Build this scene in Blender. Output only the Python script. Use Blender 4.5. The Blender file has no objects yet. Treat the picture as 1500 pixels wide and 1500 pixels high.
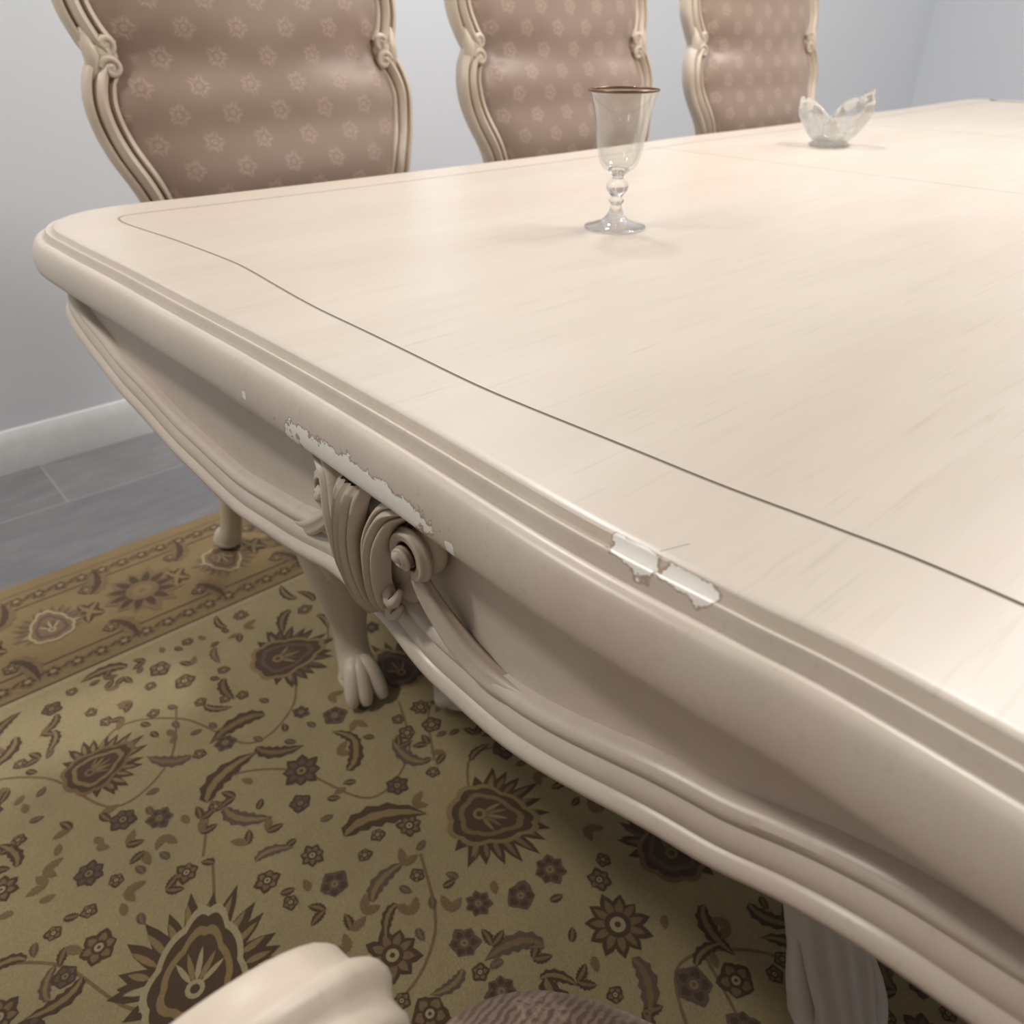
import bpy, bmesh, math, random
from mathutils import Vector, Matrix
random.seed(7)
S=bpy.context.scene
try: S.view_settings.view_transform='Standard'
except Exception as e: print(e)

# ------------------------------------------------ node helpers
def lin(c):
    return tuple(((v/255)/12.92 if v/255<=.04045 else (((v/255)+.055)/1.055)**2.4) for v in c)+(1,)
class NT:
    def __init__(s,name):
        s.mat=bpy.data.materials.new(name); s.mat.use_nodes=True
        s.t=s.mat.node_tree; s.b=s.t.nodes['Principled BSDF']; s.out=s.t.nodes['Material Output']
        s.tc=s.t.nodes.new('ShaderNodeTexCoord')
    def n(s,typ,**k):
        x=s.t.nodes.new(typ)
        for a,b in k.items(): setattr(x,a,b)
        return x
    def put(s,inp,v):
        if isinstance(v,bpy.types.NodeSocket): s.t.links.new(v,inp)
        else: inp.default_value=v
    def m(s,op,a,b=0.0,c=0.0):
        x=s.n('ShaderNodeMath',operation=op); s.put(x.inputs[0],a); s.put(x.inputs[1],b)
        if op in('SMOOTH_MIN','MULTIPLY_ADD','WRAP'): s.put(x.inputs[2],c)
        return x.outputs[0]
    def xyz(s,coord='Object'):
        x=s.n('ShaderNodeSeparateXYZ'); s.t.links.new(s.tc.outputs[coord],x.inputs[0]); return x.outputs
    def noise(s,scale,detail=4,rough=.5,stretch=(1,1,1),coord='Object'):
        mp=s.n('ShaderNodeMapping'); mp.inputs['Scale'].default_value=stretch
        s.t.links.new(s.tc.outputs[coord],mp.inputs[0])
        x=s.n('ShaderNodeTexNoise'); x.inputs['Scale'].default_value=scale; x.inputs['Detail'].default_value=detail
        x.inputs['Roughness'].default_value=rough
        s.t.links.new(mp.outputs[0],x.inputs['Vector']); return x.outputs['Fac']
    def mix(s,f,a,b):
        x=s.n('ShaderNodeMix',data_type='RGBA'); s.put(x.inputs[0],f); s.put(x.inputs[6],a); s.put(x.inputs[7],b); return x.outputs[2]
    def ramp(s,f,lo,hi):
        x=s.n('ShaderNodeMapRange'); s.put(x.inputs[0],f); x.inputs[1].default_value=lo; x.inputs[2].default_value=hi
        return x.outputs[0]
    def bump(s,h,strength=.3,dist=.002):
        x=s.n('ShaderNodeBump'); x.inputs['Strength'].default_value=strength; x.inputs['Distance'].default_value=dist
        s.put(x.inputs['Height'],h); s.t.links.new(x.outputs[0],s.b.inputs['Normal'])
    def col(s,v): s.put(s.b.inputs['Base Color'],v)
    def rough(s,v): s.put(s.b.inputs['Roughness'],v)

# ------------------------------------------------ materials
def mat_wood(name,chips=False,c1=(214,203,190),c2=(202,190,175),glaze=(150,122,92),glaze_amt=.0,rough=.33):
    k=NT(name)
    n1=k.noise(3.0,3,.5,(1,3,3)); n2=k.noise(40,4,.6,(.12,1.6,1.6)); n3=k.noise(260,2,.5,(.05,1,1))
    f=k.m('ADD',k.m('MULTIPLY',n1,.7),k.m('MULTIPLY',n2,.35))
    base=k.mix(k.ramp(f,.35,.75),lin(c1),lin(c2))
    pore=k.m('MULTIPLY',k.ramp(n3,.60,.75),.22)
    base=k.mix(pore,base,lin((168,154,136)))
    pk=k.m('MULTIPLY',k.ramp(k.noise(2.6,3,.6,(1,2.6,1)),.48,.75),.38)
    base=k.mix(pk,base,lin((213,191,179)))
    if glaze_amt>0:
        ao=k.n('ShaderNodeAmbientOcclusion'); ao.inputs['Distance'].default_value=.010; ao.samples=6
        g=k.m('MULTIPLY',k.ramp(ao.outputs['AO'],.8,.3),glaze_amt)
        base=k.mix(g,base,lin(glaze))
    k.rough(rough)
    if chips:
        o=k.xyz(); X,Y,Z=o[0],o[1],o[2]
        nz=k.m('SUBTRACT',k.noise(75,4,.65),.5); 
        def box(A,ac,ah,B,bc,bh,amp):
            da=k.m('DIVIDE',k.m('ABSOLUTE',k.m('SUBTRACT',A,ac)),ah)
            db=k.m('DIVIDE',k.m('ABSOLUTE',k.m('SUBTRACT',B,bc)),bh)
            d=k.m('POWER',k.m('ADD',k.m('POWER',da,4),k.m('POWER',db,4)),.25)
            return k.m('ADD',d,k.m('MULTIPLY',nz,amp))
        away=k.m('MAXIMUM',k.m('GREATER_THAN',X,.2),k.m('LESS_THAN',Z,.705))
        ds=[box(Y,.004,.082,Z,.716,.0150,1.7),box(Y,-.203,.0140,X,-.0150,.0056,1.1),box(Y,-.231,.0145,X,-.0135,.0050,1.1),
            box(Y,.153,.003,Z,.727,.003,1.0),box(Y,-.098,.004,Z,.718,.005,1.5)]
        d=ds[0]
        for q in ds[1:]: d=k.m('MINIMUM',d,q)
        sx_=k.m('SUBTRACT',Y,k.m('MULTIPLY_ADD',X,-.35,-.2136))
        sc=k.m('MULTIPLY',k.m('LESS_THAN',k.m('ABSOLUTE',sx_),.0004),k.m('LESS_THAN',k.m('ABSOLUTE',k.m('SUBTRACT',X,.001)),.0075))
        sc=k.m('MULTIPLY',sc,k.m('GREATER_THAN',Z,.753))
        base=k.mix(k.m('MULTIPLY',sc,.6),base,lin((110,92,74)))
        d=k.m('ADD',d,k.m('MULTIPLY',away,10))
        rim=k.m('LESS_THAN',d,1.10); ins=k.m('LESS_THAN',d,1.0)
        base=k.mix(k.m('MULTIPLY',rim,.5),base,lin((140,108,86)))
        base=k.mix(ins,base,k.mix(k.noise(300,2),lin((254,252,247)),lin((246,242,234))))
        h=k.m('SUBTRACT',1.0,rim)
        k.bump(h,.8,.001)
        k.rough(k.m('MULTIPLY_ADD',ins,.45,rough))
    k.col(base)
    return k.mat
M_table=mat_wood('cream_pickled_wood',chips=True)
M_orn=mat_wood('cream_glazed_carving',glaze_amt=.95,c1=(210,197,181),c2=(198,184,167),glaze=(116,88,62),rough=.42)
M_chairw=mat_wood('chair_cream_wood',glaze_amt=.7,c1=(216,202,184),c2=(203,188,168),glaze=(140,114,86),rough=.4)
def flat(name,c,rough=.5,metal=0):
    k=NT(name); n=k.noise(30,3); k.col(k.mix(k.ramp(n,.3,.7),lin(c),lin(tuple(int(v*.97) for v in c)))); k.rough(rough)
    k.b.inputs['Metallic'].default_value=metal; return k.mat
M_groove=flat('inlay_groove',(158,146,131),.6)

def mat_fabric(name,axes='xz',stripes=False):
    k=NT(name); o=k.xyz(); X=o[0]; Z=o[2] if axes=='xz' else o[1]
    wx=k.m('MULTIPLY',k.m('SUBTRACT',k.noise(160,2),.5),.006)
    X=k.m('ADD',X,wx); 
    def lattice(ox,oz):
        fx=k.m('SUBTRACT',k.m('FRACT',k.m('ADD',k.m('MULTIPLY',X,12.2),5.5+ox)),.5)
        fz=k.m('SUBTRACT',k.m('FRACT',k.m('ADD',k.m('MULTIPLY',Z,13.2),5.5+oz)),.5)
        r=k.m('SQRT',k.m('ADD',k.m('MULTIPLY',fx,fx),k.m('MULTIPLY',fz,fz)))
        th=k.m('ARCTAN2',fz,fx)
        R=k.m('MULTIPLY_ADD',k.m('COSINE',k.m('MULTIPLY',th,5.)),.035,.205)
        inside=k.ramp(k.m('SUBTRACT',R,r),0.0,.05)
        hole=k.ramp(k.m('ABSOLUTE',k.m('SUBTRACT',r,.08)),.004,.03)
        seg=k.ramp(k.m('ABSOLUTE',k.m('SINE',k.m('MULTIPLY',th,2.5))),.03,.35)
        return k.m('MULTIPLY',inside,k.m('MULTIPLY',hole,seg))
    mk=k.m('MAXIMUM',lattice(0,0),lattice(.5,.5))
    mk=k.m('MULTIPLY',mk,k.ramp(k.noise(400,2),.2,.65))
    base=k.mix(k.ramp(k.noise(5,3),.3,.7),lin((162,141,127)),lin((150,129,115)))
    if stripes:
        st=k.ramp(k.m('SINE',k.m('MULTIPLY',X,1300.)),-.4,.4)
        base=k.mix(k.m('MULTIPLY',st,.7),base,lin((98,78,70)))
    base=k.mix(k.m('MULTIPLY',mk,.50),base,lin((208,180,164)))
    k.col(base); k.rough(k.m('MULTIPLY_ADD',mk,.15,.40))
    k.b.inputs['Sheen Weight'].default_value=.4; k.b.inputs['Sheen Roughness'].default_value=.4
    k.b.inputs['Sheen Tint'].default_value=lin((235,218,206))
    k.bump(k.m('MULTIPLY_ADD',mk,1.0,k.m('MULTIPLY',k.noise(700,1),.6)),.25,.001)
    return k.mat
M_fab=mat_fabric('satin_floral_damask'); M_seat=mat_fabric('seat_damask',axes='xy',stripes=True)

def mat_wall():
    k=NT('painted_wall'); n=k.noise(2,2); k.col(k.mix(n,lin((234,237,242)),lin((229,233,238)))); k.rough(.75)
    k.bump(k.noise(180,3),.08,.001); return k.mat
M_wall=mat_wall()
M_trim=flat('trim_white_paint',(228,228,227),.45)
M_ceil=flat('ceiling_paint',(238,237,234),.8)
def mat_tile():
    k=NT('grey_stone_tile'); br=k.n('ShaderNodeTexBrick'); k.t.links.new(k.tc.outputs['Object'],br.inputs['Vector'])
    br.inputs['Scale'].default_value=1.0; br.offset=.5
    br.inputs['Brick Width'].default_value=.6; br.inputs['Row Height'].default_value=.3; br.inputs['Mortar Size'].default_value=.0025
    br.inputs['Color1'].default_value=lin((132,131,132)); br.inputs['Color2'].default_value=lin((116,115,118)); br.inputs['Mortar'].default_value=lin((150,148,146))
    c=k.mix(k.m('MULTIPLY',k.ramp(k.noise(9,6,.6,(1,3,1)),.4,.75),.4),br.outputs['Color'],lin((156,154,152)))
    k.col(c); k.rough(.35); return k.mat
M_tile=mat_tile()
def mat_rug(name,c,c2=None,amt=.5):
    k=NT(name); c2=c2 or tuple(int(v*.8) for v in c)
    a=k.ramp(k.noise(6,4),.35,.7); b=k.ramp(k.noise(420,2,.6),.3,.7)
    base=k.mix(k.m('MULTIPLY',a,amt),lin(c),lin(c2)); base=k.mix(k.m('MULTIPLY',b,.4),base,lin(tuple(int(v*.68) for v in c)))
    k.col(base); k.rough(.95); k.b.inputs['Sheen Weight'].default_value=.1
    k.bump(k.noise(500,2),.6,.003); return k.mat
RUG=[mat_rug('rug_field_olive',(176,159,117)),mat_rug('rug_dark_brown',(92,71,51)),mat_rug('rug_tan',(138,113,79)),
     mat_rug('rug_gold',(152,129,87)),mat_rug('rug_mauve',(112,92,78)),mat_rug('rug_cream',(184,168,130))]
def mat_thin(name):
    k=NT(name); t=k.t; tr=k.n('ShaderNodeBsdfTransparent'); tr.inputs[0].default_value=(.985,.99,.985,1)
    gl=k.n('ShaderNodeBsdfGlossy'); gl.inputs['Roughness'].default_value=.03
    lw=k.n('ShaderNodeLayerWeight'); lw.inputs[0].default_value=.30
    f=k.m('MULTIPLY_ADD',lw.outputs['Facing'],.55,.06)
    mx=k.n('ShaderNodeMixShader'); k.put(mx.inputs[0],f); t.links.new(tr.outputs[0],mx.inputs[1]); t.links.new(gl.outputs[0],mx.inputs[2])
    t.links.new(mx.outputs[0],k.out.inputs[0]); return k.mat
def mat_solid(name,transp=.35,tint=(1,1,1,1),rough=0.0,ior=1.5,milk=0):
    k=NT(name); t=k.t; tr=k.n('ShaderNodeBsdfTransparent'); g=k.n('ShaderNodeBsdfGlass'); g.inputs['IOR'].default_value=ior
    g.inputs['Roughness'].default_value=rough; g.inputs[0].default_value=tint
    mx=k.n('ShaderNodeMixShader'); mx.inputs[0].default_value=transp; t.links.new(g.outputs[0],mx.inputs[1]); t.links.new(tr.outputs[0],mx.inputs[2])
    last=mx.outputs[0]
    if milk:
        pb=k.b; pb.inputs['Base Color'].default_value=(.9,.9,.84,1); pb.inputs['Roughness'].default_value=.1
        m2=k.n('ShaderNodeMixShader'); m2.inputs[0].default_value=milk; t.links.new(last,m2.inputs[1]); t.links.new(pb.outputs[0],m2.inputs[2]); last=m2.outputs[0]
    t.links.new(last,k.out.inputs[0]); return k.mat
M_thin=mat_thin('thin_clear_glass'); M_glass=mat_solid('clear_glass',.22)
M_crys=mat_solid('pressed_crystal',.28,(.99,.99,.97,1),.0,milk=.08)
M_gold=flat('worn_gilt_rim',(128,101,82),.3,.7)

# ------------------------------------------------ mesh helpers
def cat(pts,sub,closed=False):
    P=[Vector(p) for p in pts]; n=len(P); out=[]
    rng=n if closed else n-1
    for i in range(rng):
        if closed: a,b,c,d=P[(i-1)%n],P[i],P[(i+1)%n],P[(i+2)%n]
        else: a,b,c,d=P[max(i-1,0)],P[i],P[i+1],P[min(i+2,n-1)]
        for s in range(sub):
            t=s/sub
            out.append(.5*((2*b)+(c-a)*t+(2*a-5*b+4*c-d)*t*t+(3*b-a-3*c+d)*t**3))
    if not closed: out.append(P[-1].copy())
    return out
def tube(bm,pts,radii,n=12,mat=0,sub=5,flute=0,nf=6,sq=1.0):
    pr=cat([tuple(p)+(r,) for p,r in zip(pts,radii)],sub)
    P=[Vector(p[:3]) for p in pr]; R=[max(p[3],.0003) for p in pr]
    t0=(P[1]-P[0]).normalized(); u=t0.orthogonal().normalized(); rings=[]
    for i in range(len(P)):
        t=(P[min(i+1,len(P)-1)]-P[max(i-1,0)]).normalized()
        u=(u-t*u.dot(t)).normalized(); v=t.cross(u)
        ring=[]
        for j in range(n):
            a=2*math.pi*j/n; r=R[i]*(1+flute*math.cos(nf*a))
            ring.append(bm.verts.new(P[i]+u*math.cos(a)*r+v*math.sin(a)*r*sq))
        rings.append(ring)
    skin(bm,rings,mat,True)
    for ring,p,d in((rings[0],P[0],-1),(rings[-1],P[-1],1)):
        t=(P[1]-P[0]).normalized() if d<0 else (P[-1]-P[-2]).normalized()
        r=R[0] if d<0 else R[-1]
        c=bm.verts.new(p+t*d*r*.5)
        for j in range(n):
            f=bm.faces.new((ring[j],ring[(j+1)%n],c)); f.material_index=mat
def skin(bm,rings,mat=0,closed=False):
    for a,b in zip(rings[:-1],rings[1:]):
        n=len(a)
        for j in range(n if closed else n-1):
            k=(j+1)%n
            f=bm.faces.new((a[j],a[k],b[k],b[j])); f.material_index=mat
def lathe(bm,prof,c=(0,0,0),n=32,mat=0,fn=None):
    rings=[]
    for r,z in prof:
        rings.append([bm.verts.new((c[0]+(r*(fn(a,z) if fn else 1))*math.cos(a),c[1]+(r*(fn(a,z) if fn else 1))*math.sin(a),c[2]+z)) for a in [2*math.pi*j/n for j in range(n)]])
    skin(bm,rings,mat,True)
def ellip(bm,c,r,mat=0,rot=None,nu=16,nv=10):
    rings=[]
    Rm=rot or Matrix.Identity(3)
    def pt(a,b): return Vector(c)+Rm@Vector((r[0]*math.sin(b)*math.cos(a),r[1]*math.sin(b)*math.sin(a),r[2]*math.cos(b)))
    for i in range(1,nv):
        b=math.pi*i/nv; rings.append([bm.verts.new(pt(2*math.pi*j/nu,b)) for j in range(nu)])
    skin(bm,rings,mat,True)
    for ring,b in((rings[0],0),(rings[-1],math.pi)):
        cc=bm.verts.new(pt(0,b))
        for j in range(nu):
            f=bm.faces.new((ring[j],ring[(j+1)%nu],cc)); f.material_index=mat
def boxm(bm,a,b,mat=0,bev=0):
    vs=[bm.verts.new((x,y,z)) for x in(a[0],b[0]) for y in(a[1],b[1]) for z in(a[2],b[2])]
    fs=[(0,1,3,2),(4,6,7,5),(0,4,5,1),(2,3,7,6),(0,2,6,4),(1,5,7,3)]
    F=[]
    for q in fs:
        f=bm.faces.new([vs[i] for i in q]); f.material_index=mat; F.append(f)
    if bev:
        es=set(e for f in F for e in f.edges)
        bmesh.ops.bevel(bm,geom=list(es),offset=bev,segments=3,affect='EDGES',profile=.5)
def finish(bm,name,mats,parent=None,sharp=50,smooth=True,recalc=True):
    if recalc: bmesh.ops.recalc_face_normals(bm,faces=bm.faces)
    if smooth:
        for f in bm.faces: f.smooth=True
        for e in bm.edges:
            if len(e.link_faces)==2 and e.calc_face_angle(0)>math.radians(sharp): e.smooth=False
    me=bpy.data.meshes.new(name); bm.to_mesh(me); bm.free()
    for m in mats: me.materials.append(m)
    o=bpy.data.objects.new(name,me); S.collection.objects.link(o)
    if parent: o.parent=parent
    return o
def empty(name,loc=(0,0,0),rz=0):
    o=bpy.data.objects.new(name,None); o.location=loc; o.rotation_euler[2]=rz; S.collection.objects.link(o); return o
def interp(keys,x):
    if x<=keys[0][0]: return keys[0][1]
    for (a,va),(b,vb) in zip(keys[:-1],keys[1:]):
        if x<=b:
            t=(x-a)/(b-a); t=t*t*(3-2*t)*.5+t*.5; return va+(vb-va)*t
    return keys[-1][1]
RZ=.0125   # standing height on the rug pile

# ------------------------------------------------ dining table
table=empty('dining_table')
ctrl=[(-.012,-.60),(-.004,-.45),(-.002,-.318),(-.006,-.259),(-.0115,-.1665),(-.0095,-.0085),(-.0105,.157),(-.015,.32),(-.018,.446),
(-.024,.60),(-.022,.69),(.008,.748),(.07,.776),(.2,.768),(.4,.756),(.55,.75),(.9,.742),(1.25,.752),(1.6,.742),(2.0,.75),(2.3,.756),(2.6,.768),
(2.76,.774),(2.825,.745),(2.85,.69),(2.845,.45),(2.83,.2),(2.835,0),(2.83,-.2),(2.84,-.45),(2.845,-.62),(2.82,-.69),(2.75,-.72),(2.5,-.715),
(2.0,-.70),(1.4,-.705),(.8,-.70),(.3,-.715),(.09,-.722),(.025,-.705),(-.008,-.66)]
OUT=[Vector((p[0],p[1],0)) for p in cat([(x,y,0) for x,y in ctrl],16,True)]
N=len(OUT); NRM=[]
for i in range(N):
    t=(OUT[(i+1)%N]-OUT[i-1]).normalized(); NRM.append(Vector((-t.y,t.x,0)))
ZT=.76
endz=[(-.72,.66),(-.5,.65),(-.36,.627),(-.25,.597),(-.11,.562),(-.03,.560),(.02,.580),(.09,.585),(.134,.574),(.173,.566),(.27,.556),(.40,.566),(.53,.592),(.60,.615),(.70,.65),(.78,.66)]
wk=[(-.6,.07),(-.40,.076),(-.28,.077),(-.167,.073),(-.012,.061),(.188,.066),(.391,.085),(.52,.083),(.66,.074),(.75,.07)]
def zb(p):
    if p.x<.03: return interp(endz,p.y)
    return .605+.055*math.cos(2*math.pi*(p.x-.03)/1.395)
ZB=[zb(p) for p in OUT]
for _ in range(4): ZB=[(ZB[i-1]+2*ZB[i]+ZB[(i+1)%N])/4 for i in range(N)]
W=[interp(wk,p.y) if p.x<.05 else .072 for p in OUT]
for _ in range(6): W=[(W[i-1]+2*W[i]+W[(i+1)%N])/4 for i in range(N)]
bm=bmesh.new()
def ring(fn): return [bm.verts.new(OUT[i]+NRM[i]*fn(i)[0]+Vector((0,0,fn(i)[1]))) for i in range(N)]
g=.0015
inner=ring(lambda i:(-(W[i]+g),ZT))
R=[inner,ring(lambda i:(-(W[i]+g*.7),ZT-.0008)),ring(lambda i:(-(W[i]-g*.7),ZT-.0008)),ring(lambda i:(-(W[i]-g),ZT))]
skin(bm,R,1,True)
f=bm.faces.new(inner); f.material_index=0
edge=[(-.006,0),(-.0005,0),(.0008,-.0008),(.0020,-.0046),(.0036,-.0060),(.0054,-.0052),(.0072,-.0034),(.0092,-.0032),(.0110,-.0050),(.0120,-.0088),(.0138,-.0108),
(.0162,-.0100),(.0195,-.0100),(.0235,-.0128),(.0268,-.0170),(.0292,-.0222),(.0306,-.0285),(.0312,-.035),(.0308,-.041),(.0295,-.0455),(.0278,-.0478),(.0255,-.0488),(.010,-.0490),(-.0045,-.0495)]
E=[R[-1]]+[ring(lambda i,e=e:(e[0],ZT+e[1])) for e in edge]
for fr in (.04,.5,.97,1.0):
    E.append(ring(lambda i,fr=fr:(-.0055-.003*math.sin(math.pi*fr),ZT-.0495+(ZB[i]+.045-ZT+.0495)*fr)))
low=[(-.001,.0445),(.0045,.0425),(.0072,.039),(.0068,.035),(.0048,.0322),(.0046,.0312),(.0072,.0285),(.0092,.0240),(.0098,.0190),(.0085,.0165),(.0083,.0155),(.0130,.0135),(.0150,.009),(.0138,.004),(.009,.0005),(.002,0),(-.010,0),(-.014,.01)]
for e in low: E.append(ring(lambda i,e=e:(e[0],ZB[i]+e[1])))
E.append(ring(lambda i:(-.016,ZT-.02)))
skin(bm,E,0,True)
finish(bm,'top_and_apron',[M_table,M_groove],table,sharp=45)
bm=bmesh.new()
for x in(1.07,1.78):
    boxm(bm,(x-.0008,-.70,ZT-.001),(x+.0008,.742,ZT+.00012))
finish(bm,'leaf_seams',[M_groove],table,smooth=False)

# cartouche carving on the end apron: paired volutes over a ribbed acanthus drop
bm=bmesh.new()
yc=.0225
def blade(pts,wid,thick,ridges=3):
    P=cat([tuple(p)+(w,) for p,w in zip(pts,wid)],6); rings=[]
    for i,p in enumerate(P):
        a=P[max(i-1,0)]; b=P[min(i+1,len(P)-1)]; t=Vector((0,b[1]-a[1],b[2]-a[2])).normalized(); nn=Vector((0,t.z,-t.y))
        w=p[3]; row=[]
        for j in range(17):
            u=-1+2*j/16; h=thick*(1-u*u*.75)*(.52+.48*abs(math.cos(ridges*math.pi*u/2)))
            if abs(u)==1: h=-.006
            row.append(bm.verts.new(Vector(p[:3])+nn*w*u+Vector((-h,0,0))))
        rings.append(row)
    skin(bm,rings,0,False)
for s in(-1,1):
    cy=yc+s*.050; cz=.671
    P=[];Rr=[];m=30
    for i in range(m+1):
        t=i/m; a=math.radians(-95)+(1.6*2*math.pi*t); r=.0185+(.002-.0185)*t**.95
        P.append((-.020-.011*t,cy+s*r*math.cos(a),cz+r*math.sin(a)*1.05)); Rr.append(.0054-.0018*t)
    if s<0: tail=[(.004,yc-.215,.612),(-.006,yc-.165,.604),(-.010,yc-.125,.600),(-.014,yc-.095,.610),(-.018,cy-.016,.634)]
    else: tail=[(.004,yc+.200,.578),(-.006,yc+.160,.588),(-.010,yc+.122,.602),(-.014,yc+.095,.618),(-.018,cy+.016,.640)]
    tube(bm,tail+P[1:],[.003,.0065,.0085,.0085,.0068]+Rr[1:],20,0,3,flute=.16,nf=5)
    ellip(bm,(-.010,cy,cz),(.013,.021,.022))
    ellip(bm,(-.030,cy,cz),(.006,.0055,.0055))
    blade([(-.020,cy+s*.004,.704),(-.026,cy-s*.014,.694),(-.032,yc+s*.026,.672),(-.032,yc+s*.021,.645),(-.028,yc+s*.018,.620),(-.018,yc+s*.012,.600)],[.006,.010,.0105,.0095,.008,.004],.011,3)
    tube(bm,[(-.026,yc+s*.022,.632),(-.030,yc+s*.034,.622),(-.026,yc+s*.040,.634)],[.005,.0052,.002],8,0,4)
    tube(bm,[(-.022,yc+s*.016,.612),(-.026,yc+s*.026,.603),(-.020,yc+s*.031,.612)],[.0045,.0045,.002],8,0,4)
blade([(-.026,yc,.706),(-.034,yc,.695),(-.039,yc,.668),(-.038,yc,.640),(-.031,yc,.612),(-.020,yc,.592)],[.016,.015,.0115,.011,.010,.004],.011,5)
ellip(bm,(-.008,yc,.655),(.018,.036,.050))
ellip(bm,(-.006,yc,.698),(.020,.062,.008))
ellip(bm,(-.008,yc,.620),(.012,.040,.022))
finish(bm,'cartouche_carving',[M_orn],table,sharp=80)

# pedestals
bm=bmesh.new()
for px in(.62,2.22):
    lathe(bm,[(.0,.10),(.12,.10),(.13,.13),(.11,.16),(.085,.2),(.10,.26),(.125,.33),(.12,.40),(.09,.46),(.07,.52),(.085,.58),(.12,.62),(.13,.65),(.13,.70),(0,.70)],(px,.035,0),40,0,lambda a,z:1+.02*math.cos(12*a))
    boxm(bm,(px-.28,-.25,.68),(px+.28,.35,.72),0,.008)
    for sx in(-1,1):
        for sy in(-1,1):
            d=Vector((sx,sy*1.05,0)).normalized(); c=Vector((px,.035,RZ))
            pts=[c+d*r+Vector((0,0,z)) for r,z in((.07,.30),(.15,.33),(.24,.27),(.32,.16),(.39,.085),(.44,.055),(.485,.040))]
            tube(bm,pts,[.04,.055,.055,.047,.043,.042,.034],36,0,6,flute=.09,nf=8)
            for q in(-1,1):
                side=Vector((-d.y,d.x,0))
                tube(bm,[c+d*.40+side*q*.03+Vector((0,0,.075)),c+d*.45+side*q*.034+Vector((0,0,.05)),c+d*.49+side*q*.03+Vector((0,0,.022))],[.014,.02,.014],10,0,4)
            ellip(bm,tuple(c+d*.455+Vector((0,0,.026))),(.05,.05,.026))
finish(bm,'pedestals',[M_orn],table,sharp=70)

# ------------------------------------------------ chairs
def rake(z): return interp([(.40,-.055),(.60,-.050),(.73,-.040),(.83,-.012),(.91,.006),(1.03,.03),(1.17,.065)],z)
lowK=[(.165,.44),(.185,.56),(.205,.65),(.228,.73),(.252,.79),(.262,.84),(.256,.875),(.240,.903)]
upK=[(.236,.918),(.249,.94),(.260,.98),(.256,1.03),(.235,1.085),(.185,1.125),(.11,1.145),(.05,1.165),(0,1.175)]
SEC=[(-.023,0),(-.024,.010),(-.020,.019),(-.0145,.020),(-.0105,.012),(-.007,.020),(0,.026),(.007,.020),(.0105,.012),(.0145,.020),(.020,.019),(.024,.010),(.023,0),(.014,-.020),(-.014,-.020)]
def sweepxz(bm,path,sx,scale=lambda t:1,mat=0):
    P=[(p[0],p[1]) for p in cat([(x,z,0) for x,z in path],7)]; rings=[]
    for i,(x,z) in enumerate(P):
        a=P[max(i-1,0)]; b=P[min(i+1,len(P)-1)]; tx,tz=b[0]-a[0],b[1]-a[1]; l=math.hypot(tx,tz); nx,nz=tz/l,-tx/l
        s=scale(i/(len(P)-1))
        rings.append([bm.verts.new((sx*(x+nx*n*s),rake(z)-d*s,z+nz*n*s)) for n,d in SEC])
    skin(bm,rings,mat,True); bm.faces.new(rings[0]); bm.faces.new(rings[-1])
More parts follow.
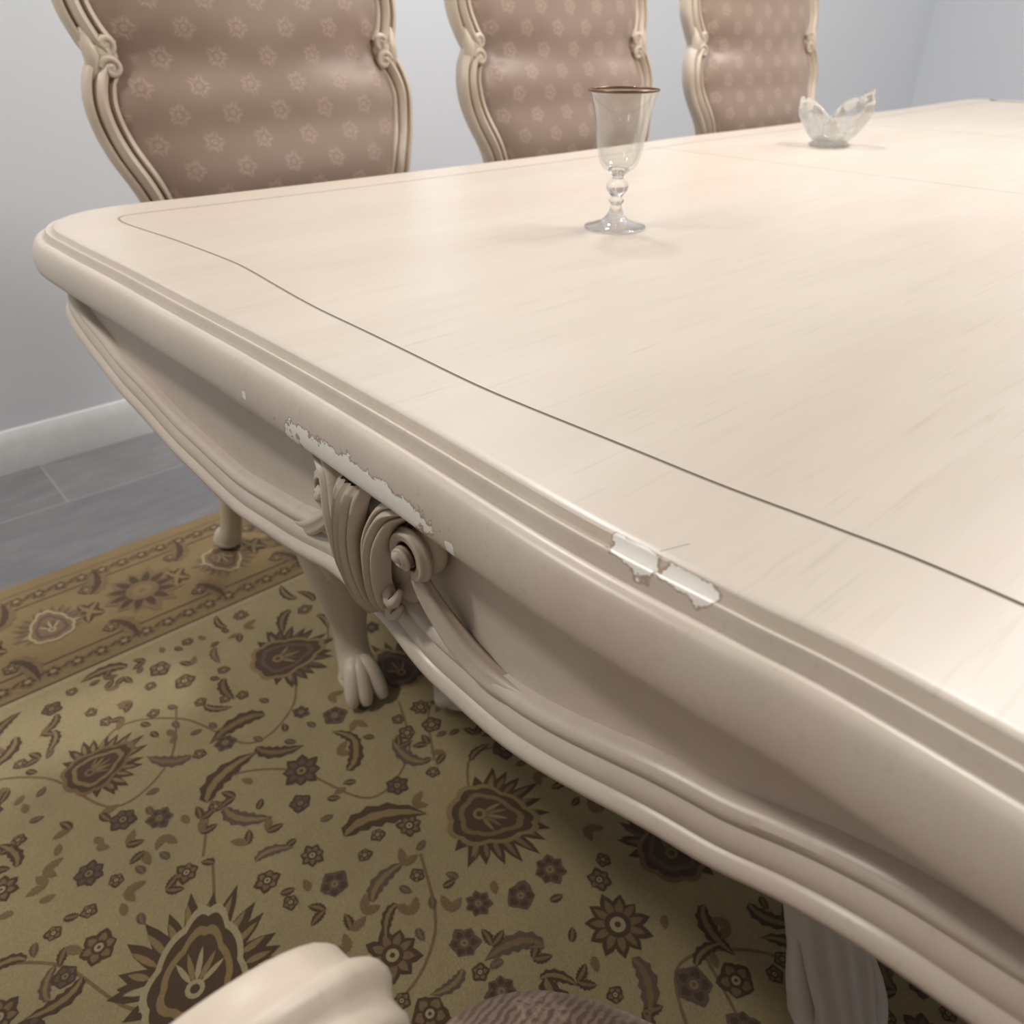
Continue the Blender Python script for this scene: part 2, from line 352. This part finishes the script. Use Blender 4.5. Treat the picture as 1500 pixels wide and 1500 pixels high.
def build_chair(name,arms=False):
    bm=bmesh.new()
    for sx in(-1,1):
        sweepxz(bm,lowK,sx); sweepxz(bm,upK,sx)
        ellip(bm,(sx*.240,rake(.912)-.006,.912),(.022,.018,.022))
        for zc,dr in((.897,1),(.927,-1)):
            P=[];Rr=[];m=18
            for i in range(m+1):
                t=i/m; a=math.radians(10*dr)+dr*1.2*2*math.pi*t; r=.0135*(1-t)**.8+.002
                P.append((sx*(.236+r*math.cos(a)),rake(zc)-.018-.005*t,zc+r*math.sin(a)*.9)); Rr.append(.0058-.002*t)
            tube(bm,P,Rr,8,0,2)
            ellip(bm,(sx*.236,rake(zc)-.010,zc),(.016,.014,.014))
        tube(bm,[(sx*.262,rake(.935)-.006,.945),(sx*.256,rake(.912)-.014,.912),(sx*.262,rake(.89)-.006,.880)],[.009,.0120,.009],10,0,4)
        tube(bm,[(sx*.168,-.05,.46),(sx*.185,-.035,.34),(sx*.195,.0,.18),(sx*.20,.035,.06),(sx*.205,.06,.022)],[.028,.028,.023,.022,.028],14,0,5)
        ellip(bm,(sx*.205,.062,.018),(.029,.032,.018))
        tube(bm,[(sx*.205,-.440,.42),(sx*.222,-.468,.36),(sx*.228,-.482,.30),(sx*.217,-.472,.20),(sx*.211,-.462,.12),(sx*.213,-.468,.07),(sx*.220,-.492,.035)],[.048,.057,.056,.043,.030,.028,.032],20,0,5)
        tube(bm,[(sx*.235,-.495,.38),(sx*.255,-.525,.33),(sx*.245,-.515,.27),(sx*.226,-.495,.22)],[.014,.022,.018,.006],10,0,5)
        for k in(-1,0,1):
            d=Vector((sx*.35+k*.5,-1,0)).normalized(); c=Vector((sx*.217,-.482,0))
            tube(bm,[c+Vector((0,0,.06)),c+d*.030+Vector((0,0,.055)),c+d*.054+Vector((0,0,.026)),c+d*.062+Vector((0,0,.010))],[.016,.0165,.0135,.008],10,0,4)
        ellip(bm,(sx*.217,-.487,.022),(.036,.038,.022))
    for k in range(-3,4):
        a=math.radians(90+k*20); tube(bm,[(0,rake(1.15)-.02,1.15),(.035*math.cos(a),rake(1.17)-.035,1.155+.022*math.sin(a)),(.055*math.cos(a),rake(1.19)-.02,1.155+.045*math.sin(a))],[.006,.010,.005],8,0,4)
    ex=.03 if arms else 0
    def so(scale,z,nn=64):
        vs=[]
        for j in range(nn):
            a=2*math.pi*j/nn; ca,sa=math.cos(a),math.sin(a)
            e=.42; x=math.copysign(abs(ca)**e,ca); y=math.copysign(abs(sa)**e,sa)
            wd=.222-.032*y+ex*(.5-.5*y)*.5
            vs.append(bm.verts.new((x*wd*scale,-.255-ex/2+y*(.232+ex/2)*scale*(1+.05*(y<0)*(1-x*x)),z)))
        return vs
    rr=[so(.9,.385),so(1.0,.39),so(1.04,.40),so(1.02,.415),so(1.03,.43),so(1.02,.445),so(1.0,.452),so(.97,.452)]
    skin(bm,rr,0,True); bm.faces.new(rr[0])
    cs=[so(1.0,.446),so(1.03,.460),so(1.02,.478),so(.97,.490),so(.85,.499),so(.70,.506),so(.5,.511),so(.25,.513)]
    skin(bm,cs,2,True); f=bm.faces.new(cs[-1]); f.material_index=2
    def halfw(z):
        K=[(q[1],q[0]) for q in lowK]+[(q[1],q[0]) for q in upK[:-1]]+[(1.16,.03)]
        return interp(K,z)-.012
    nz_,nx_=60,48
    for side in(-1,1):
        rows=[]
        for i in range(nz_+1):
            z=.50+(1.145-.50)*i/nz_; w=halfw(z); v=min(1,min(i,nz_-i)/9); row=[]
            pinch=math.exp(-((z-.912)/.03)**2)
            for j in range(nx_+1):
                u=-1+2*j/nx_
                prof=(1-abs(u)**3.2)**.6*math.sin(v*math.pi/2)**.6 if abs(u)<1 else 0
                # drawn-in wrinkles radiating from the scroll joints
                dzk=z-.912; rad=math.hypot((1-abs(u))*w,dzk); ang=math.atan2(dzk,(1-abs(u))*w+1e-6)
                wr=.0030*math.cos(ang*9)*math.exp(-((rad-.035)/.035)**2)
                b=.006+.040*prof*(1-.5*pinch*abs(u)**1.5)+wr*(prof>.1)
                if side>0: b=.35*b
                row.append(bm.verts.new((u*w,rake(z)+side*b,z)))
            rows.append(row)
        skin(bm,rows,1,False)
    tube(bm,[(-.19,-.05,.50),(0,-.06,.515),(.19,-.05,.50)],[.018,.02,.018],12,0,6)
    if arms:
        dz=-.026
        for sx in(-1,1):
            tube(bm,[(sx*.235,-.01,.70),(sx*.258,-.10,.67+dz/2),(sx*.266,-.22,.656+dz),(sx*.256,-.31,.660+dz),(sx*.243,-.362,.658+dz),(sx*.241,-.390,.634+dz),(sx*.243,-.372,.610+dz)],[.017,.021,.025,.027,.030,.029,.022],48,0,6,flute=.09,nf=8)
            for q in (-1,1):
                P=[];Rr=[]
                for i in range(17):
                    t=i/16;a=math.radians(110)+t*2.6*math.pi; r=.026*(1-t)+.003
                    P.append((sx*.243+q*.025,-.360+r*math.cos(a),.632+dz+r*math.sin(a))); Rr.append(.006)
                tube(bm,P,Rr,8,0,2)
            tube(bm,[(sx*.243,-.355,.622+dz),(sx*.245,-.31,.54),(sx*.240,-.30,.49),(sx*.232,-.31,.42)],[.022,.02,.021,.026],14,0,5)
    return finish(bm,name,[M_chairw,M_fab,M_seat],sharp=60)
ch=build_chair('dining_chair'); ch.location=(.41,.99,RZ)
for i,(x,y,r) in enumerate(((1.105,.99,0),(1.835,.99,-2))):
    o=bpy.data.objects.new('dining_chair.%03d'%(i+1),ch.data); o.location=(x,y,RZ); o.rotation_euler[2]=math.radians(r); S.collection.objects.link(o)
ac=build_chair('armchair',True); ac.location=(-.521,-.550,RZ); ac.rotation_euler[2]=math.radians(104)

# ------------------------------------------------ sherry glass
gl=empty('sherry_glass',(.473,.249,ZT+.0005))
bm=bmesh.new()
lathe(bm,[(0,.0),(.034,.0),(.036,.0012),(.035,.0028),(.026,.0048),(.016,.0085),(.010,.0145),(.0072,.021),(.0062,.026),(.0085,.0285),(.0088,.031),(.0062,.0335),(.0075,.036),
 (.0118,.041),(.0128,.0455),(.0112,.0500),(.0070,.0535),(.0062,.056),(.0085,.0590),(.0125,.0620),(.0110,.0650),(.006,.0660),(0,.066)],n=48)
finish(bm,'stem_and_foot',[M_glass],gl,sharp=80)
bm=bmesh.new()
bowl=[(.0115,.0612),(.0175,.0645),(.0212,.070),(.0238,.078),(.0260,.088),(.0278,.099),(.0300,.112),(.0328,.125),(.0355,.135),(.0382,.1425)]
lathe(bm,bowl,n=64); lathe(bm,[(max(0,r-.0022*(1-i/9)-.0006),z+.003*(1-i/9)) for i,(r,z) in enumerate(bowl)],n=64)
finish(bm,'bowl',[M_thin],gl,sharp=80)
bm=bmesh.new()
rings=[]
for j in range(64):
    a=2*math.pi*j/64; rings.append([bm.verts.new(((.0380+.0010*math.cos(b))*math.cos(a),(.0380+.0010*math.cos(b))*math.sin(a),.1425+.0014*math.sin(b))) for b in [k*math.pi/4 for k in range(8)]])
rings.append(rings[0]); skin(bm,rings,0,True)
finish(bm,'gilt_rim',[M_gold],gl)

# ------------------------------------------------ crystal butterfly dish
bm=bmesh.new(); rings=[]; n=120
for i in range(15):
    s=i/14; row=[]
    for j in range(n):
        a=2*math.pi*j/n; c2=abs(math.cos(a)); lobe=c2**1.2; pinch=1-.35*(1-c2)**2*s
        r=(.028+.026*s**.6+.026*s*lobe)*(1+.06*math.cos(12*a)*s)*pinch
        z=.008+.028*s+.050*(s**1.5)*lobe*(1+.18*(math.cos(a)>0))+.004*math.cos(7*a)*s
        if s>.75: r-=.014*(s-.75)/.25*lobe
        row.append(bm.verts.new((r*math.cos(a),r*math.sin(a)*1.05,z)))
    rings.append(row)
skin(bm,rings,0,True); bm.faces.new(rings[0])
ex=bmesh.ops.solidify(bm,geom=bm.faces[:],thickness=.006)
lathe(bm,[(0,0),(.036,0),(.038,.003),(.032,.007),(.026,.012),(0,.013)],n=60,fn=lambda a,z:1+.06*math.cos(12*a))
o=finish(bm,'crystal_dish',[M_crys],sharp=80); o.location=(1.345,.465,ZT+.0005); o.rotation_euler[2]=math.radians(-38)

# ------------------------------------------------ rug
bm=bmesh.new()
X0,X1,Y0,Y1=-1.25,3.7,-1.15,1.205
boxm(bm,(X0,Y0,.0),(X1,Y1,.0100),3)
def poly(pts,mat,z):
    z=z+random.random()*.25
    vs=[bm.verts.new((x,y,.0100+z*.00012)) for x,y in pts]
    try:
        f=bm.faces.new(vs); f.material_index=mat
    except ValueError: pass
def rect(a,b,c,d,mat,z): poly([(a,b),(c,b),(c,d),(a,d)],mat,z)
bi=.36
rect(X0+.03,Y0+.03,X1-.03,Y1-.03,2,1); rect(X0+.04,Y0+.04,X1-.04,Y1-.04,3,2); rect(X0+.085,Y0+.085,X1-.085,Y1-.085,1,3)
rect(X0+.09,Y0+.09,X1-.09,Y1-.09,3,4)
rect(X0+.285,Y0+.285,X1-.285,Y1-.285,1,5); rect(X0+.29,Y0+.29,X1-.29,Y1-.29,3,6); rect(X0+.345,Y0+.345,X1-.345,Y1-.345,1,7); rect(X0+.35,Y0+.35,X1-.35,Y1-.35,5,7.5); rect(X0+bi,Y0+bi,X1-bi,Y1-bi,0,8)
def tf(pts,cx,cy,s,ang):
    c,si=math.cos(ang),math.sin(ang)
    return [(cx+s*(x*c-y*si),cy+s*(x*si+y*c)) for x,y in pts]
def jit(r,q=.12): return r*(1+random.uniform(-q,q))
def petal(cx,cy,r0,r1,wd,a,mat,z):
    pts=[(r0,0)]
    for t in(.25,.5,.75): pts.append((r0+(r1-r0)*t,jit(wd)*math.sin(math.pi*min(1,t+.05))**.7))
    pts.append((r1,0))
    for t in(.75,.5,.25): pts.append((r0+(r1-r0)*t,-jit(wd)*math.sin(math.pi*min(1,t+.05))**.7))
    poly(tf(pts,cx,cy,1,a),mat,z)
def disc(cx,cy,r,mat,z,n=12,wob=0,k=5):
    poly([(cx+r*(1+wob*math.cos(k*a))*math.cos(a),cy+r*(1+wob*math.cos(k*a))*math.sin(a)) for a in [2*math.pi*i/n for i in range(n)]],mat,z)
def rosette(cx,cy,r,n=8,m=(1,2,5),z=11):
    a0=random.random()*6
    for i in range(n): petal(cx,cy,r*.15,jit(r),r*2.6/n,a0+2*math.pi*i/n,m[0],z+ (i%2)*.3)
    for i in range(n): petal(cx,cy,r*.25,r*.82,r*1.3/n,a0+2*math.pi*i/n,m[1],z+1)
    disc(cx,cy,r*.40,m[0],z+2,16); disc(cx,cy,r*.24,m[2],z+3,12); disc(cx,cy,r*.10,m[0],z+4,8)
def palmette(cx,cy,s,ang,m=(1,2,3)):
    ca,sa=math.cos(ang),math.sin(ang)
    for i in range(-6,7):
        a=ang+i*.25; L=jit(s*(1.0-.04*abs(i)),.08); bx,by=cx-.1*s*ca,cy-.1*s*sa
        petal(bx,by,s*.25,L,s*.085,a+random.uniform(-.05,.05),m[0],11+.3*(i%2))
        petal(bx,by,s*.45,L*.88,s*.035,a+.02,m[1],12)
    for i in(-1,1):
        for k in range(4):
            a=ang+i*(1.70+.36*k); petal(cx,cy,s*.15,s*(.80-.12*k),s*.095,a,m[0],11.4)
            petal(cx,cy,s*.2,s*(.66-.12*k),s*.045,a,m[2],12.3)
    for tier,(ro,mt,nn) in enumerate(((.60,m[2],9),(.52,m[0],9),(.42,m[1],7),(.34,m[0],7))):
        pts=[]
        K=nn*6
        for q in range(K):
            t=2*math.pi*q/K; e=1+.10*abs(math.sin(nn*t/2)); rr_=s*ro*e
            pts.append((rr_*math.cos(t)*(1+.12*math.cos(t)),rr_*.72*math.sin(t)*(1-.3*math.cos(t))))
        poly(tf(pts,cx,cy,1,ang),mt,13+tier*.5)
    for i in range(-2,3): petal(cx-.12*s*ca,cy-.12*s*sa,s*.06,s*(.40-.03*abs(i)),s*.028,ang+i*.36,m[2] if i%2==0 else m[1],15.2)
    disc(cx-.12*s*ca,cy-.12*s*sa,s*.09,m[2],16); disc(cx-.12*s*ca,cy-.12*s*sa,s*.045,m[0],16.4)
def leaf(cx,cy,L,ang,curve=.5,mat=1,mid=2,wd=.2):
    up=[];dn=[];cen=[]; n=11
    for i in range(n+1):
        t=i/n; a=curve*t*1.6; x=t*math.cos(a*.6); y=t*math.sin(a*.9)
        w=wd*math.sin(math.pi*(.08+.92*t))**.8*(1+.35*(i%2)); nx,ny=-math.sin(a),math.cos(a)
        if i in(0,n): w=0.01
        up.append((x+nx*w,y+ny*w)); dn.append((x-nx*w,y-ny*w)); cen.append((x,y,nx,ny,w))
    poly(tf(up+dn[::-1],cx,cy,L,ang),mat,11)
    k=.35; poly(tf([(c[0]+c[2]*c[4]*k,c[1]+c[3]*c[4]*k) for c in cen]+[(c[0]-c[2]*c[4]*k,c[1]-c[3]*c[4]*k) for c in cen[::-1]],cx,cy,L,ang),mid,12)
def vine(pts,w=.0020,mat=2):
    P=cat([(x,y,0) for x,y in pts],8)
    A=[];B=[]
    for i,p in enumerate(P):
        t=(P[min(i+1,len(P)-1)]-P[max(i-1,0)]).normalized(); A.append((p.x-t.y*w,p.y+t.x*w)); B.append((p.x+t.y*w,p.y-t.x*w))
    for i in range(len(P)-1): poly([A[i],A[i+1],B[i+1],B[i]],mat,9.5)
used=[]
def free(x,y,r):
    return all((x-a)**2+(y-b)**2>(r+c)**2 for a,b,c in used)
def pal(x,y,s,a,m=(1,2,3)): palmette(x,y,s,a,m); used.append((x,y,s*.88))
def ros(x,y,r,n=8,m=(1,2,5)): rosette(x,y,r,n,m); used.append((x,y,r))
pal(.191,.164,.105,-.9); pal(-.207,.224,.125,1.0,(1,3,5)); pal(.13,.655,.105,-.2,(1,4,3)); pal(.349,-.04,.095,.6,(1,4,2))
ros(.211,-.064,.042,11); ros(-.021,.091,.034,9); ros(.03,.41,.030,8,(1,4,3)); ros(-.42,.45,.040,9)
pal(-.53,.02,.11,2.2); pal(-.20,.62,.085,.2,(1,3,2)); pal(-.6,.60,.10,3.1)
def lf(x,y,L,a,c=.7,m=1,q=2):
    leaf(x,y,L,a,c,m,q,.16); used.append((x+.45*L*math.cos(a),y+.45*L*math.sin(a),L*.38))
lf(.02,.27,.10,.5,-.8,1,3); lf(.04,.55,.08,2.3,.7); lf(-.10,.45,.09,1.2,-.7,1,3); lf(.10,-.05,.09,-2.2,.8,1,3); lf(.34,.20,.09,1.4,.7)
for vx in range(14):
    x=-.85+.33*vx
    for yy in(-.5,-.2,.15,.35,.6):
        o_=random.uniform(-.06,.06); x_=x+random.uniform(-.1,.1)
        vine([(x_,yy+o_),(x_+.07,yy+.10+o_),(x_+.16,yy+.05+o_),(x_+.22,yy-.07+o_),(x_+.31,yy-.04+o_),(x_+.36,yy+.06+o_)])
for _ in range(50):
    x=random.uniform(X0+.5,X1-.5); y=random.uniform(Y0+.48,Y1-.48)
    if free(x,y,.11): pal(x,y,random.uniform(.075,.10),random.random()*6.28,random.choice([(1,2,3),(1,4,3),(1,3,5)]))
for ph,cnt in ((0,3400),(1,9500)):
  for _ in range(cnt):
    k=random.random(); x=random.uniform(X0+.39,X1-.39); y=random.uniform(Y0+.39,Y1-.39)
    if x>1.4 and random.random()<.7: continue
    if ph==0:
        if k<.6:
            r=random.uniform(.015,.024)
            if free(x,y,r): rosette(x,y,r,random.choice([5,6,7]),random.choice([(1,2,5),(1,4,3),(4,1,3)])); used.append((x,y,r+.003))
        else:
            L=random.uniform(.035,.065); a=random.random()*6.28
            mx,my=x+L*.45*math.cos(a),y+L*.45*math.sin(a)
            if free(mx,my,L*.34): leaf(x,y,L,a,random.choice([-.8,.8]),random.choice([1,1,4]),random.choice([3,2,3]),.16); used.append((mx,my,L*.34))
    elif k<.4:
        if free(x,y,.010):
            a=random.random()*6.28
            for q in(-.6,.6): leaf(x,y,.024,a+q,.2,random.choice([1,2]),2,.22)
            used.append((x,y,.012))
    elif k<.6:
        if free(x,y,.010): rosette(x,y,.011,5,(1,2,5)); used.append((x,y,.012))
    else:
        if free(x,y,.007): leaf(x,y,.019,random.random()*6.28,.2,random.choice([1,2,4]),2,.25); used.append((x,y,.009))
for side in(0,1):
    i=0; x=X0+.25
    while x<X1-.2:
        y=(Y1-.187) if side==0 else (Y0+.187)
        if i%2==0: rosette(x,y,.078,12,(2,1,3)) 
        else: palmette(x,y,.082,math.pi/2 if i%4==1 else -math.pi/2,(2,4,5))
        for s in(-1,1):
            leaf(x+.085,y+s*.055,.08,s*.5,.6*s,2,1); leaf(x+.09,y+s*.02,.06,math.pi+s*.5,.4*s,1,3); rosette(x+.085,y+s*.075,.016,5,(1,2,5))
        x+=.168; i+=1
    x=X0+.10
    while x<X1-.1:
        for yy in(.062,.317):
            y=(Y1-yy) if side==0 else (Y0+yy)
            if X0+yy<x<X1-yy:
                rosette(x,y,.016,5,(2,1,5)); leaf(x+.014,y,.02,.3,.2,2,1,.25)
        x+=.04
for side in(0,1):
    y=Y0+.25;i=0
    while y<Y1-.2:
        x=(X0+.187) if side==0 else (X1-.187)
        if i%2==0: rosette(x,y,.078,12,(2,1,3))
        else: palmette(x,y,.08,0,(2,4,5))
        y+=.168;i+=1
finish(bm,'area_rug',RUG,smooth=False,recalc=False)

# ------------------------------------------------ room
def slab(name,a,b,mat,bev=0):
    bm=bmesh.new(); boxm(bm,a,b,0,bev); return finish(bm,name,[mat],smooth=False)
slab('floor',(-3.2,-3.2,-.1),(4.6,1.76,0),M_tile)
slab('wall_back',(-3.3,1.76,-.1),(4.7,1.88,2.7),M_wall)
slab('wall_right',(4.6,-3.2,-.1),(4.7,1.76,2.7),M_wall)
slab('wall_left',(-3.3,-3.2,-.1),(-3.2,1.76,2.7),M_wall)
slab('wall_front',(-3.3,-3.3,-.1),(4.7,-3.2,2.7),M_wall)
slab('ceiling',(-3.2,-3.2,2.6),(4.6,1.76,2.7),M_ceil)
bm=bmesh.new()
pr=[(0,0),(.016,0),(.016,.075),(.012,.085),(.009,.098),(.004,.106),(0,.108)]
rings=[[bm.verts.new((x,1.7595-d,z)) for d,z in pr] for x in(-3.2,4.6)]
skin(bm,rings,0,True); bm.faces.new(rings[0]); bm.faces.new(rings[1])
finish(bm,'baseboard_back',[M_trim],sharp=30)

# ------------------------------------------------ lights
def area(name,loc,size,power,col,target=None):
    l=bpy.data.lights.new(name,'AREA'); l.shape='DISK'; l.size=size; l.energy=power; l.color=col
    o=bpy.data.objects.new(name,l); o.location=loc; S.collection.objects.link(o)
    if target:
        d=Vector(target)-Vector(loc); o.rotation_euler=d.to_track_quat('-Z','Y').to_euler()
    return o
area('chandelier_light',(1.38,-.13,2.2),.40,21,(1,.945,.895))
area('recessed_light',(-1.0,1.0,2.55),.25,25,(1,.94,.87))
area('recessed_light.001',(1.1,1.2,2.55),.25,24,(.96,.98,1))
area('recessed_light.002',(3.2,-.2,2.55),.25,32,(1,.97,.95))
w=bpy.data.worlds.new('World'); S.world=w; w.use_nodes=True
w.node_tree.nodes['Background'].inputs[0].default_value=(1,.97,.95,1); w.node_tree.nodes['Background'].inputs[1].default_value=.32

# ------------------------------------------------ camera
cam=bpy.data.cameras.new('camera'); cam.sensor_width=36; cam.lens=27.05; cam.clip_start=.02
co=bpy.data.objects.new('camera',cam); co.location=(-.245,-.38,.96); co.rotation_euler=(math.radians(57.8),0,math.radians(-41.5))
cam.dof.use_dof=True; cam.dof.focus_distance=.55; cam.dof.aperture_fstop=9
S.collection.objects.link(co); S.camera=co
